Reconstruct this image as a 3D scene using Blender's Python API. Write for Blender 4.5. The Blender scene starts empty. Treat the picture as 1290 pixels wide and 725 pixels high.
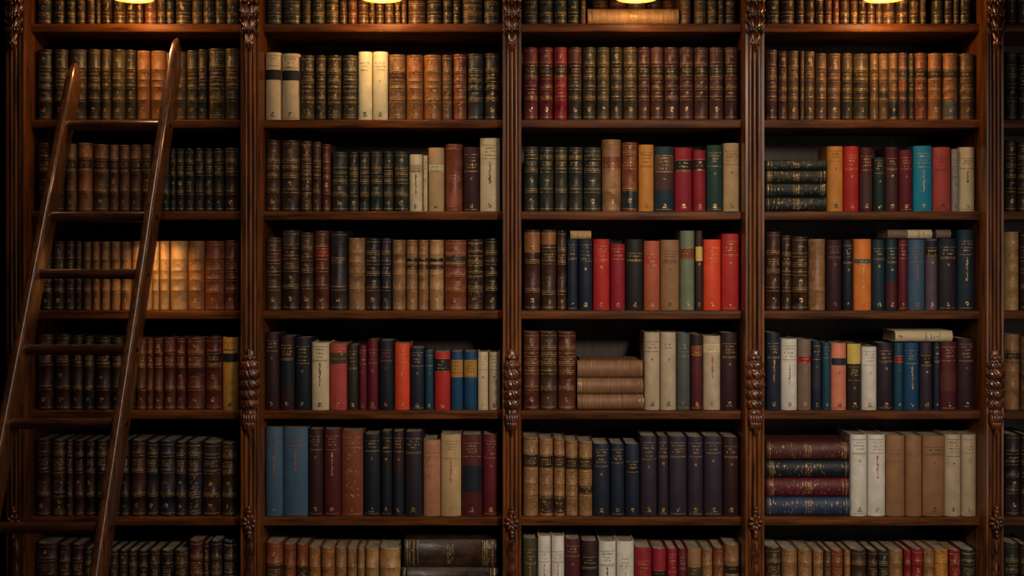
import bpy, math, random
from mathutils import Vector
sc = bpy.context.scene
COL = sc.collection
PI = math.pi
# ---------------------------------------------------------------- camera
ZC, DC, PX, HY, CX = 1.75, 4.0, 0.0025, 310.0, 645.0
cam = bpy.data.cameras.new('camera'); co = bpy.data.objects.new('camera', cam); COL.objects.link(co)
co.location = (0, -DC, ZC); co.rotation_euler = (PI/2, 0, 0)
cam.sensor_width = 36; cam.lens = 36*(DC/PX)/1290; cam.shift_y = -(362.5-HY)/1290
cam.clip_start = .05
sc.camera = co
def wx(px, Y=0.0): return (px-CX)*PX*(1+Y/DC)
def wz(py, Y=0.0): return ZC-(py-HY)*PX*(1+Y/DC)
# ---------------------------------------------------------------- materials
def lin(c): return tuple(((v/255)/12.92 if v/255 <= .04045 else ((v/255+.055)/1.055)**2.4) for v in c)
def new_mat(name):
    m = bpy.data.materials.new(name); m.use_nodes = True
    nt = m.node_tree; b = nt.nodes['Principled BSDF']
    return m, nt, b
def N(nt, t, **kw):
    n = nt.nodes.new(t)
    for k, v in kw.items(): setattr(n, k, v)
    return n
def mixc(nt, f, a, b, mode='MIX'):
    n = nt.nodes.new('ShaderNodeMix'); n.data_type = 'RGBA'; n.blend_type = mode
    for s, v in ((0, f), (6, a), (7, b)):
        if hasattr(v, 'is_output') or hasattr(v, 'links'): nt.links.new(v, n.inputs[s])
        else: n.inputs[s].default_value = v if s == 0 else (v[0], v[1], v[2], 1)
    return n.outputs[2]
def coords(nt, scale=(1, 1, 1), jitter=True):
    tc = N(nt, 'ShaderNodeTexCoord'); mp = N(nt, 'ShaderNodeMapping')
    mp.inputs['Scale'].default_value = scale
    nt.links.new(tc.outputs['Object'], mp.inputs['Vector'])
    if jitter:
        oi = N(nt, 'ShaderNodeObjectInfo'); m = N(nt, 'ShaderNodeMath', operation='MULTIPLY'); m.inputs[1].default_value = 37.0
        nt.links.new(oi.outputs['Random'], m.inputs[0]); nt.links.new(m.outputs[0], mp.inputs['Location'])
    return mp.outputs['Vector']
def noise(nt, vec, scale, detail=4, rough=.6):
    n = N(nt, 'ShaderNodeTexNoise'); n.inputs['Scale'].default_value = scale
    n.inputs['Detail'].default_value = detail; n.inputs['Roughness'].default_value = rough
    nt.links.new(vec, n.inputs['Vector']); return n.outputs['Fac']
def ramp(nt, fac, a, b):
    r = N(nt, 'ShaderNodeMapRange'); r.inputs['From Min'].default_value = a; r.inputs['From Max'].default_value = b
    nt.links.new(fac, r.inputs['Value']); return r.outputs['Result']
def bump(nt, b, h, s, d=.001):
    n = N(nt, 'ShaderNodeBump'); n.inputs['Strength'].default_value = s; n.inputs['Distance'].default_value = d
    nt.links.new(h, n.inputs['Height']); nt.links.new(n.outputs['Normal'], b.inputs['Normal'])
def sc3(c, k): return tuple(min(1, v*k) for v in c)

PAL = {  # key: (sRGB, words)
 'dkgreen': ((27, 45, 42), 'dark green'), 'bkgreen': ((25, 36, 35), 'black green'), 'olive': ((66, 60, 40), 'olive'), 'dkolive': ((44, 44, 34), 'dark olive'),
 'brown': ((94, 68, 48), 'brown'), 'dkbrown': ((56, 39, 32), 'dark brown'), 'bkbrown': ((44, 33, 28), 'black brown'), 'tan': ((146, 106, 70), 'tan'), 'ltan': ((180, 138, 92), 'light tan'),
 'amber': ((146, 94, 54), 'amber brown'), 'rust': ((124, 62, 40), 'rust brown'), 'redbrown': ((88, 42, 34), 'red brown'), 'plumbrown': ((74, 44, 42), 'plum brown'),
 'maroon': ((80, 28, 32), 'maroon'), 'dkmaroon': ((50, 25, 28), 'dark maroon'), 'crimson': ((142, 28, 42), 'crimson'), 'dkcrimson': ((98, 24, 36), 'deep crimson'),
 'red': ((180, 42, 38), 'bright red'), 'orangered': ((220, 74, 40), 'orange red'), 'navy': ((28, 37, 54), 'navy blue'), 'dknavy': ((23, 28, 38), 'dark navy'),
 'steel': ((64, 92, 116), 'steel blue'), 'blue': ((22, 68, 104), 'strong blue'), 'turquoise': ((24, 134, 166), 'turquoise'), 'teal': ((22, 66, 82), 'teal'), 'dkteal': ((26, 48, 56), 'dark teal'),
 'plum': ((48, 38, 50), 'plum purple'), 'dkplum': ((38, 31, 40), 'dark plum'), 'greyplum': ((92, 76, 88), 'greyish plum'),
 'cream': ((212, 192, 152), 'cream'), 'dkcream': ((188, 156, 110), 'yellowed cream'), 'ivory': ((232, 222, 180), 'ivory'), 'white': ((216, 210, 196), 'off white'), 'beige': ((184, 164, 134), 'beige'),
 'ochre': ((204, 136, 58), 'ochre'), 'orange': ((218, 122, 48), 'orange'), 'salmon': ((208, 124, 96), 'salmon pink'), 'pinktan': ((174, 118, 88), 'pinkish tan'), 'coral': ((178, 72, 66), 'coral red'),
 'black': ((30, 28, 27), 'black'), 'grey': ((150, 144, 136), 'pale grey'), 'dkgrey': ((78, 84, 82), 'slate grey'), 'greygreen': ((112, 122, 98), 'grey green'), 'greybrown': ((122, 100, 84), 'grey brown'),
 'dullblue': ((44, 64, 94), 'dull blue'), 'brick': ((176, 90, 58), 'brick orange'), 'mustard': ((178, 132, 58), 'mustard'), 'yellow': ((214, 186, 92), 'yellow'), 'green': ((30, 62, 52), 'bottle green'), 'tooled': ((108, 82, 54), 'brown tooled'),
}
MATS = {}
def leather(key):
    if ('L', key) in MATS: return MATS['L', key]
    c = lin(PAL[key][0]); m, nt, b = new_mat('leather_'+PAL[key][1].replace(' ', '_'))
    v = coords(nt)
    n1 = ramp(nt, noise(nt, v, 38, 6, .65), .3, .72); n2 = ramp(nt, noise(nt, v, 14, 3), .35, .7)
    a = mixc(nt, n1, sc3(c, .26), sc3(c, 1.32))
    warm = lin((150, 104, 62))
    worn = mixc(nt, .15, sc3(c, 1.1), warm)
    a2 = mixc(nt, n2, a, worn)
    pit = ramp(nt, noise(nt, v, 160, 3), .58, .7)
    a3 = mixc(nt, pit, a2, sc3(c, .35))
    nt.links.new(a3, b.inputs['Base Color'])
    rr = ramp(nt, n1, -1.0, 2.6); nt.links.new(rr, b.inputs['Roughness'])
    b.inputs['Specular IOR Level'].default_value = .36
    bump(nt, b, noise(nt, v, 120, 5), .6, .0016)
    MATS['L', key] = m; return m
def cloth(key):
    if ('C', key) in MATS: return MATS['C', key]
    c = lin(PAL[key][0]); m, nt, b = new_mat('cloth_'+PAL[key][1].replace(' ', '_'))
    v = coords(nt)
    n1 = ramp(nt, noise(nt, v, 24, 5), .3, .7)
    vs = coords(nt, (1, 1, .35))
    n2 = ramp(nt, noise(nt, vs, 45, 3), .35, .75)
    a = mixc(nt, n1, sc3(c, .74), sc3(c, 1.12)); a2 = mixc(nt, n2, a, sc3(c, .8))
    nt.links.new(a2, b.inputs['Base Color'])
    b.inputs['Roughness'].default_value = .62; b.inputs['Specular IOR Level'].default_value = .3
    w = N(nt, 'ShaderNodeTexWave'); w.bands_direction = 'Z'; w.inputs['Scale'].default_value = 260; nt.links.new(v, w.inputs['Vector'])
    bump(nt, b, noise(nt, v, 300, 3), .25, .0006)
    MATS['C', key] = m; return m
def streaked(key):
    if ('S', key) in MATS: return MATS['S', key]
    c = lin(PAL[key][0]); m, nt, b = new_mat('streaked_'+PAL[key][1].replace(' ', '_'))
    v = coords(nt, (.06, .06, 1)); v2 = coords(nt)
    f = ramp(nt, noise(nt, v, 190, 5, .75), .36, .66); n2 = ramp(nt, noise(nt, v2, 40, 5), .3, .7)
    a = mixc(nt, f, sc3(c, .42), sc3(c, 1.35)); a2 = mixc(nt, n2, a, sc3(c, .6))
    nt.links.new(a2, b.inputs['Base Color']); b.inputs['Roughness'].default_value = .55
    bump(nt, b, f, .5, .001)
    MATS['S', key] = m; return m
def ink(key):
    if ('I', key) in MATS: return MATS['I', key]
    if key == 'gold':
        m, nt, b = new_mat('gilt'); v = coords(nt)
        f = ramp(nt, noise(nt, v, 110, 4), .36, .62)
        nt.links.new(mixc(nt, f, lin((116, 82, 46)), lin((232, 188, 116))), b.inputs['Base Color'])
        b.inputs['Metallic'].default_value = .3; b.inputs['Roughness'].default_value = .36
    else:
        rgb = {'black': (34, 29, 26), 'silver': (176, 172, 160), 'red': (150, 60, 48), 'copper': (128, 82, 58)}[key]
        m, nt, b = new_mat('ink_'+key); v = coords(nt)
        f = ramp(nt, noise(nt, v, 150, 3), .35, .65)
        nt.links.new(mixc(nt, f, sc3(lin(rgb), 1.7), lin(rgb)), b.inputs['Base Color']); b.inputs['Roughness'].default_value = .6
    MATS['I', key] = m; return m
def pages():
    if 'pages' in MATS: return MATS['pages']
    m, nt, b = new_mat('page_edges'); v = coords(nt, (1, .02, .02))
    f = ramp(nt, noise(nt, v, 900, 2), .3, .7); g = ramp(nt, noise(nt, coords(nt), 20, 4), .3, .7)
    a = mixc(nt, f, lin((140, 126, 104)), lin((216, 204, 180)))
    nt.links.new(mixc(nt, g, a, lin((128, 110, 86))), b.inputs['Base Color']); b.inputs['Roughness'].default_value = .85
    bump(nt, b, f, .3, .0004)
    MATS['pages'] = m; return m
def wood(name, dark, light, grain=(1, 1, 1), rough=.33, coat=.25, cr=.12, spec=.5):
    m, nt, b = new_mat(name); v = coords(nt, grain)
    n1 = ramp(nt, noise(nt, v, 9, 8, .7), .3, .72); n2 = ramp(nt, noise(nt, v, 42, 5, .6), .42, .66)
    a = mixc(nt, n1, lin(dark), lin(light)); a2 = mixc(nt, n2, a, sc3(lin(dark), .6))
    nt.links.new(a2, b.inputs['Base Color'])
    b.inputs['Roughness'].default_value = rough; b.inputs['Coat Weight'].default_value = coat; b.inputs['Coat Roughness'].default_value = cr; b.inputs['Specular IOR Level'].default_value = spec
    bump(nt, b, noise(nt, v, 60, 6), .18, .001)
    return m
W_H = wood('mahogany_grain_across', (60, 33, 14), (126, 70, 28), (.12, 1, 1.6), .42, 0, .2, .12)
W_V = wood('mahogany_grain_upright', (72, 40, 16), (142, 80, 34), (1.6, 1, .12), .36, .32, .14, .4)
W_C = wood('carved_mahogany', (44, 22, 14), (132, 70, 32), (1, 1, 1), .28, .7, .15)
W_B = wood('back_boards', (44, 31, 25), (70, 51, 42), (3, 1, .1), .55, 0)
W_L = wood('ladder_oak', (74, 42, 22), (136, 80, 40), (2.2, 2.2, .16), .3, .75, .1)
W_LT = wood('rung_oak', (58, 30, 18), (104, 56, 30), (.2, 2, 2), .32, .4)
def simple(name, rgb, rough, metal=0.0, nscale=40):
    m, nt, b = new_mat(name); v = coords(nt); f = ramp(nt, noise(nt, v, nscale, 4), .3, .7)
    nt.links.new(mixc(nt, f, sc3(lin(rgb), .75), sc3(lin(rgb), 1.15)), b.inputs['Base Color'])
    b.inputs['Roughness'].default_value = rough; b.inputs['Metallic'].default_value = metal
    return m
BRASS = simple('aged_brass', (150, 104, 48), .35, 1.0)
IRON = simple('dark_iron', (70, 66, 62), .35, 1.0)
PLASTER = simple('dark_plaster', (44, 36, 30), .9, 0, 6)
FLOORM = wood('floor_boards', (56, 34, 22), (92, 58, 36), (4, .2, 1), .4, .2)
m, nt, b = new_mat('lit_bulb'); b.inputs['Base Color'].default_value = (1, .8, .5, 1)
b.inputs['Emission Color'].default_value = (1, .86, .60, 1); b.inputs['Emission Strength'].default_value = 10
BULB = m
# ---------------------------------------------------------------- mesh helpers
def link_mesh(name, verts, faces, mat, parent=None, smooth=40, loc=None):
    me = bpy.data.meshes.new(name); me.from_pydata(verts, [], faces); me.update()
    if mat: me.materials.append(mat)
    if smooth:
        for p in me.polygons: p.use_smooth = True
        me.set_sharp_from_angle(angle=math.radians(smooth))
    o = bpy.data.objects.new(name, me); COL.objects.link(o)
    if parent: o.parent = parent
    if loc: o.location = loc
    return o
class MB:
    def __init__(s): s.v = []; s.f = []
    def add(s, v, f):
        k = len(s.v); s.v += [tuple(p) for p in v]; s.f += [tuple(k+i for i in q) for q in f]
    def box(s, x0, x1, y0, y1, z0, z1, bev=0):
        if not bev:
            v = [(x, y, z) for z in (z0, z1) for y in (y0, y1) for x in (x0, x1)]
            s.add(v, [(0, 2, 3, 1), (4, 5, 7, 6), (0, 1, 5, 4), (2, 6, 7, 3), (0, 4, 6, 2), (1, 3, 7, 5)]); return
        # prism along x with rounded yz corners
        pr = []
        for cy, cz, a0 in ((y1-bev, z1-bev, 0), (y0+bev, z1-bev, 90), (y0+bev, z0+bev, 180), (y1-bev, z0+bev, 270)):
            for k in range(4):
                a = math.radians(a0+30*k); pr.append((cy+bev*math.cos(a), cz+bev*math.sin(a)))
        s.prism_x(pr, x0, x1)
    def prism_x(s, pr, x0, x1):
        n = len(pr); v = [(x0, y, z) for y, z in pr]+[(x1, y, z) for y, z in pr]
        f = [(i, (i+1) % n, n+(i+1) % n, n+i) for i in range(n)]
        f += [tuple(range(n-1, -1, -1)), tuple(range(n, 2*n))]; s.add(v, f)
    def prism_z(s, pr, z0, z1):
        n = len(pr); v = [(x, y, z0) for x, y in pr]+[(x, y, z1) for x, y in pr]
        f = [(i, (i+1) % n, n+(i+1) % n, n+i) for i in range(n)]
        f += [tuple(range(n-1, -1, -1)), tuple(range(n, 2*n))]; s.add(v, f)
    def lathe(s, prof, cx=0, cy=0, seg=24, mod=None, sy=1.0):
        v = []
        for r, z in prof:
            for k in range(seg):
                a = 2*PI*k/seg; rr = r*(mod(a, z) if mod else 1)
                v.append((cx+rr*math.cos(a), cy+sy*rr*math.sin(a), z))
        n = len(prof)
        f = [(i*seg+k, i*seg+(k+1) % seg, (i+1)*seg+(k+1) % seg, (i+1)*seg+k) for i in range(n-1) for k in range(seg)]
        f += [tuple(range(seg-1, -1, -1)), tuple(range((n-1)*seg, n*seg))]; s.add(v, f)
    def blob(s, c, r, tilt=0, roll=0, seg=10, rings=7, taper=0.0):
        # an ellipsoid lobe; tilt about X, roll about Y
        v = []; ct, st, cr, sr = math.cos(tilt), math.sin(tilt), math.cos(roll), math.sin(roll)
        for i in range(rings+1):
            t = PI*i/rings
            for k in range(seg):
                a = 2*PI*k/seg; z = math.cos(t); q = math.sin(t)*(1+taper*z)
                x, y, z = r[0]*q*math.cos(a), r[1]*q*math.sin(a), r[2]*z
                y, z = y*ct-z*st, y*st+z*ct
                x, z = x*cr+z*sr, -x*sr+z*cr
                v.append((c[0]+x, c[1]+y, c[2]+z))
        f = [(i*seg+k, (i+1)*seg+k, (i+1)*seg+(k+1) % seg, i*seg+(k+1) % seg) for i in range(rings) for k in range(seg)]
        s.add(v, f)
    def tube(s, pts, r, seg=14, caps=True):
        pts = [Vector(p) for p in pts]; v = []; n = len(pts)
        for i, p in enumerate(pts):
            d = (pts[min(i+1, n-1)]-pts[max(i-1, 0)]).normalized()
            u = d.cross(Vector((0, 0, 1)))
            if u.length < .05: u = d.cross(Vector((1, 0, 0)))
            u.normalize(); w = d.cross(u); rr = r[i] if isinstance(r, (list, tuple)) else r
            for k in range(seg):
                a = 2*PI*k/seg; v.append(p+rr*(u*math.cos(a)+w*math.sin(a)))
        f = [(i*seg+k, i*seg+(k+1) % seg, (i+1)*seg+(k+1) % seg, (i+1)*seg+k) for i in range(n-1) for k in range(seg)]
        if caps: f += [tuple(range(seg-1, -1, -1)), tuple(range((n-1)*seg, n*seg))]
        s.add(v, f)
    def build(s, name, mat, parent=None, smooth=40, loc=None): return link_mesh(name, s.v, s.f, mat, parent, smooth, loc)
def thing(name, label, cat, loc=(0, 0, 0), group=None):
    o = bpy.data.objects.new(name, None); o.empty_display_size = .05; COL.objects.link(o); o.location = loc
    o['label'] = label; o['category'] = cat
    if group: o['group'] = group
    return o
def struct(o, label=None, cat=None):
    o['kind'] = 'structure'
    if label: o['label'] = label
    if cat: o['category'] = cat
    return o
# ---------------------------------------------------------------- the room
XL, XR, YB, YF, ZT = -2.55, 2.45, .34, -5.6, 3.15
def room_box(name, mat, label, cat, *a):
    q = MB(); q.box(*a); struct(q.build(name, mat, smooth=0), label, cat)
room_box('floor', FLOORM, 'dark boarded floor in front of the bookcase', 'floor', XL-.1, XR+.1, YF-.1, YB+.1, -.1, 0)
room_box('ceiling', PLASTER, 'dark ceiling above the bookcase', 'ceiling', XL-.1, XR+.1, YF-.1, YB+.1, ZT, ZT+.1)
room_box('wall_back', PLASTER, 'dark wall behind the bookcase', 'wall', XL-.1, XR+.1, YB, YB+.1, 0, ZT)
room_box('wall_left', PLASTER, 'dark wall at the ladder end of the room', 'wall', XL-.1, XL, YF, YB, 0, ZT)
room_box('wall_right', PLASTER, 'dark wall at the far end from the ladder', 'wall', XR, XR+.1, YF, YB, 0, ZT)
room_box('wall_front', PLASTER, 'dark wall facing the bookcase', 'wall', XL-.1, XR+.1, YF-.1, YF, 0, ZT)
# ---------------------------------------------------------------- the bookcase
SY = [29.5, 150.5, 266, 391, 517, 651, 785]           # shelf tops in the photo
STH = .027
SZ = [wz(y) for y in SY]
PF = -.06                                              # pilaster front
PIL = [(6, 30), (302, 327), (633, 657), (939, 964), (1243, 1266)]
PXS = [(wx(a, PF), wx(b, PF)) for a, b in PIL]
BX0, BX1 = XL+.02, XR-.02
ZTOP = wz(-96)
BAYS = [(BX0+.06, PXS[0][0])]+[(PXS[i][1], PXS[i+1][0]) for i in range(4)]+[(PXS[4][1], BX1-.06)]
case = thing('bookcase', 'dark mahogany wall of bookshelves with carved reeded pilasters between its bays', 'bookcase', (0, 0, 0))
bk = MB(); bk.box(BX0, BX1, .29, .32, .10, ZTOP+.03); bk.build('back_panel', W_B, case, 0)
bs = MB(); bs.box(BX0, BX1, -.05, .3, 0, SZ[6]-STH-.002)
bs.box(BX0, BX1, -.075, -.05, 0, .12)
for (a, b) in BAYS:
    bs.box(a+.03, b-.03, -.062, -.05, .16, SZ[6]-STH-.05); bs.box(a+.09, b-.09, -.07, -.062, .21, SZ[6]-STH-.1)
bs.build('base_panel', W_H, case, 0)
cn = MB(); cn.prism_x([(.3, ZTOP), (-.06, ZTOP), (-.07, ZTOP+.02), (-.075, ZTOP+.05), (-.10, ZTOP+.08), (-.13, ZTOP+.12), (-.15, ZTOP+.15), (-.15, ZTOP+.19), (.3, ZTOP+.19)][::-1], BX0, BX1)
cn.build('cornice', W_H, case, 20)
for (a, b) in BAYS:
    for z in SZ:
        q = MB(); q.box(a+.0005, b-.0005, 0, .29, z-STH, z, .004); q.build('shelf', W_H, case)
def end_panel(x0, x1):
    q = MB(); q.box(x0, x1, -.05, .29, 0, ZTOP); q.build('side_panel', W_V, case, 0)
end_panel(BX0, BX0+.06); end_panel(BX1-.06, BX1)
def pilaster(x0, x1):
    w = x1-x0; c = (x0+x1)/2
    q = MB()
    pr = [(x0, .29), (x0, PF+.012), (x0+.002, PF+.006), (x0+.008, PF+.006), (x0+.009, PF+.014)]
    n = 3; a = x0+.010; rw = (w-.020)/n
    for k in range(n):
        cx = a+rw*(k+.5); r = rw*.44
        for j in range(9):
            t = PI-PI*j/8; pr.append((cx+r*math.cos(t), PF+.014-r*1.15*math.sin(t)))
        if k < n-1: pr += [(cx+rw*.5, PF+.02)]
    pr += [(x1-.009, PF+.014), (x1-.008, PF+.006), (x1-.002, PF+.006), (x1, PF+.012), (x1, .29)]
    q.prism_z(pr, 0, ZTOP)
    p = q.build('pilaster', W_V, case, 35)
    yf = PF
    # carved leaf capital
    q = MB(); zt, zb = wz(-60, PF), wz(60, PF); rnd = random.Random(5)
    nr = 7
    for i in range(nr):
        t = i/(nr-1); z = zb+.03+(zt-zb-.03)*t; wide = w*(.20+.14*min(1, t*2.2))
        for sx in (-1, -.42, .42, 1):
            if i == 0 and abs(sx) > .5: continue
            q.blob((c+sx*wide*.95, yf-.004-.007*(1-abs(sx)), z), (w*.13, .008, .027), tilt=-.35, roll=sx*.35, taper=.45)
            q.blob((c+sx*wide*.95, yf-.014-.006*(1-abs(sx)), z-.020), (w*.09, .006, .008), tilt=.3)
        q.blob((c, yf-.012, z-.012), (w*.08, .009, .024), tilt=-.3, taper=.4)
    for sx in (-1, 1):
        for i in range(9):
            q.blob((c+sx*w*.40, yf-.005, zb+.05+i*(zt-zb-.05)/8), (w*.06, .007, .012), roll=sx*.5)
    q.blob((c, yf-.006, zb+.006), (w*.2, .010, .02), taper=.6)
    q.build('carved_capital', W_C, p, 60)
    # turned spiral-lobed ornament
    q = MB(); zt, zb = wz(447, PF), wz(540, PF); H = zt-zb
    prof = [(w*.14, zb+H*.16)]
    for k, (rr, h) in enumerate(((.34, .10), (.42, .13), (.46, .13), (.48, .13), (.48, .13), (.44, .11), (.34, .08))):
        z0 = prof[-1][1]+.001
        for j in range(1, 9):
            t = j/8; prof.append((w*rr*(.74+.26*math.sin(PI*t)**.7), z0+H*h*t))
    prof += [(w*.2, prof[-1][1]+.004), (w*.22, prof[-1][1]+.010), (w*.1, prof[-1][1]+.018), (w*.05, zt+.004)]
    q.lathe(prof, c, yf+.004, 60, lambda a, z: 1+.07*math.cos(11*a+190*(z-zb)), .85)
    for k in range(5):
        sx = (k-2)/2
        q.blob((c+sx*w*.26, yf-.010+.006*abs(sx), zb+H*.13), (w*.11, .011, .020), tilt=-.3, taper=.5)
        q.blob((c+sx*w*.2, yf-.012+.006*abs(sx), zb+H*.05), (w*.09, .009, .014), tilt=-.2, taper=.5)
    q.blob((c, yf-.006, zb-.004), (w*.12, .009, .018), taper=.5)
    q.build('carved_baluster', W_C, p, 60)
    # rosette boss and the small turned drop under it
    q = MB(); zc = wz(657, PF)
    for k in range(8):
        a = 2*PI*k/8+.2; q.blob((c+w*.19*math.cos(a), yf-.008, zc+w*.26*math.sin(a)), (w*.10, .009, .012), roll=-a+PI/2, taper=.3)
    q.blob((c, yf-.013, zc), (w*.11, .010, .009))
    for dz, r in ((.030, 1), (.040, .7), (-.030, 1), (-.041, .75)):
        q.blob((c, yf-.006, zc+dz), (w*.15*r, .010, .011), taper=.4 if dz > 0 else -.4)
    q.build('carved_rosette', W_C, p, 60)
    q = MB(); z1 = zc-.055; prof = []
    for j in range(60):
        t = j/59; prof.append((w*(.19+.05*math.sin(t*5*PI)**2), z1-t*.34))
    q.lathe(prof[::-1], c, yf+.004, 24, None, .8)
    q.build('turned_drop', W_C, p, 60)
for a, b in PXS: pilaster(a, b)
# ---------------------------------------------------------------- picture lights
def picture_light(px, label, LAMPE):
    Y = -.135; x = wx(px, Y); z = wz(3.5, Y)+.012
    r = thing('picture_light', label, 'lamp', (x, 0, ZTOP+.03), 'lamps over the bays'); dz = -(ZTOP+.03)
    q = MB(); prof = [(.064, z+dz), (.066, z+.004+dz), (.062, z+.022+dz), (.05, z+.045+dz), (.032, z+.060+dz), (.014, z+.068+dz), (.012, z+.085+dz)]
    inner = [(max(.003, rr-.003), zz-.002) for rr, zz in prof[:-1]]
    seg = 28; v = []
    loop = prof[::-1]+inner
    for rr, zz in loop:
        for k in range(seg): v.append((rr*math.cos(2*PI*k/seg), Y+rr*math.sin(2*PI*k/seg), zz))
    n = len(loop)
    f = [(i*seg+k, (i+1)*seg+k, (i+1)*seg+(k+1) % seg, i*seg+(k+1) % seg) for i in range(n-1) for k in range(seg)]
    link_mesh('lamp_shade', v, f, BRASS, r)
    q = MB(); q.lathe([(.002, z+dz-.001), (.022, z+dz+.000), (.042, z+dz+.003), (.056, z+dz+.008), (.057, z+dz+.012), (.002, z+dz+.013)], 0, Y, 28); q.build('frosted_glass', BULB, r)
    q = MB(); pts = []
    for t in range(13):
        a = PI/2*t/12; pts.append((0, -.080+(Y+.080)*math.sin(a), (z+.08+dz)+(-(z+.08+dz))*math.cos(a)))
    q.tube(pts, .006); q.box(-.02, .02, -.083, -.0755, -.010, .010); q.build('arm', BRASS, r)
    L = bpy.data.lights.new('picture_light_glow', 'POINT'); L.energy = LAMPE; L.color = (1, .52, .17); L.shadow_soft_size = .018
    lo = bpy.data.objects.new('picture_light_glow', L); COL.objects.link(lo); lo.parent = r; lo.location = (0, Y, z+dz-.022)
picture_light(168, 'glowing brass picture light over the bay with the ladder', 2.2)
picture_light(481, 'glowing brass picture light over the second bay, above its ivory pair of books', 3.0)
picture_light(802, 'glowing brass picture light above the tan folio lying flat', 1.3)
picture_light(1114, 'glowing brass picture light over the fourth bay, furthest from the ladder', 3.2)
# assumed small clip lamp on third board, behind the ladder rail, warming these books
yl = -.12; xp = wx(189, yl); zp = wz(288, yl)
r = thing('assumed_clip_lamp', 'small warm clip lamp assumed on the third shelf edge, hidden by the ladder rail', 'lamp', (xp, 0, SZ[2]-STH/2))
q = MB(); q.box(-.010, .010, -.010, -.0015, -.012, .012); q.build('clip', BRASS, r, 0)
q = MB(); q.tube([(0, -.008, 0), (0, -.05, .012), (0, -.10, .006), (0, yl, zp-SZ[2]+STH/2+.018)], .003, 10); q.build('gooseneck', BRASS, r)
dz = zp-SZ[2]+STH/2
q = MB(); q.lathe([(.016, dz-.004), (.018, dz), (.012, dz+.014), (.004, dz+.02)], 0, yl, 18); q.build('lamp_shade', BRASS, r)
q = MB(); q.lathe([(.004, dz-.0085), (.012, dz-.0075), (.013, dz-.0045)], 0, yl, 18); q.build('bulb', BULB, r)
L = bpy.data.lights.new('assumed_clip_lamp_glow', 'SPOT'); L.energy = 3.6; L.color = (1, .56, .2); L.shadow_soft_size = .012; L.spot_size = math.radians(98); L.spot_blend = .8
lo = bpy.data.objects.new('assumed_clip_lamp_glow', L); COL.objects.link(lo); lo.parent = r; lo.location = (0, yl, dz-.010); lo.rotation_euler = (math.radians(37), 0, 0)
# ---------------------------------------------------------------- the ladder
def ladder():
    zt = wz(52, -.06); y0 = -.075; sl = .52
    def P(z, X, d=0): return Vector((X, y0-sl*(zt-z), z))
    u = Vector((0, -sl, -1)).normalized()                        # down the rail
    nrm = Vector((0, -1, sl)).normalized()                       # out of the ladder plane, to the room
    XR_, XL_ = wx(225, -.07), wx(99, -.1)
    root = thing('library_ladder', 'worn oak library ladder leaning against the shelves of its bay', 'ladder', ((XR_+XL_)/2, y0-sl*zt, 0))
    base = Vector(root.location)
    W, D = .026, .080
    def rail(X, ztop, tip):
        Ltot = (Vector(P(ztop, X))-P(0, X)).length
        q = MB(); v = []; secs = [(0, .30, .35), (.012, .55, .6), (.035, .8, .85), (.08, 1, 1), (Ltot-.002, 1, 1)]
        for t, kw, kd in secs:
            o = P(ztop, X)+u*t-base
            hw, hd = W/2*kw, D/2*kd; bv = .0065*kw
            bf, bb_ = .0095*kw, .004*kw
            for bv, cx_, cd_, a0 in ((bf, hw-bf, hd-bf, 0), (bf, -hw+bf, hd-bf, 90), (bb_, -hw+bb_, -hd+bb_, 180), (bb_, hw-bb_, -hd+bb_, 270)):
                for j_ in range(5):
                    an = math.radians(a0+22.5*j_); v.append(o+Vector((1, 0, 0))*(cx_+bv*math.cos(an))+nrm*(cd_+bv*math.sin(an)))
        n = len(secs); m_ = 20; f = [(i*m_+k, (i+1)*m_+k, (i+1)*m_+(k+1) % m_, i*m_+(k+1) % m_) for i in range(n-1) for k in range(m_)]
        f += [tuple(range(m_)), tuple(range(n*m_-1, (n-1)*m_-1, -1))]
        q.add(v, f); o = q.build('rail', W_L, root, 50)
        return o
    ra = rail(XR_, zt, 0); rb = rail(XL_, wz(84, -.09), 0)
    def z_at(py):
        lo, hi = 0, 3
        for _ in range(50):
            z = (lo+hi)/2; p = P(z, 0); y = HY-(p.z-ZC)*1600/(p.y+DC)
            if y > py: lo = z
            else: hi = z
        return z
    zs = [z_at(y) for y in (158, 273, 345, 440, 533, 664)]
    zs += [zs[-1]-.24*k for k in (1, 2, 3) if zs[-1]-.24*k > .1]
    for i, z in enumerate(zs):
        q = MB(); p = P(z, 0)-base
        q.tube([(XL_+W/2-.004-base.x, p.y, p.z), (XR_-W/2+.004-base.x, p.y, p.z)], .0145, 18); q.build('rung', W_LT, root)
        q = MB()
        for s in (1,):
            c = Vector((XR_+W/2-base.x, p.y, p.z)); q.tube([c-Vector((.002, 0, 0)), c+Vector((.002, 0, 0)), c+Vector((.0035, 0, 0))], [.008, .008, .004], 12)
        q.build('bolt', IRON, ra)
        q = MB(); c = Vector((XR_-W/2-base.x, p.y, p.z)); q.tube([c-Vector((.006, 0, 0)), c+Vector((.002, 0, 0))], .0175, 16); q.build('ferrule', IRON, ra)
ladder()
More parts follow.
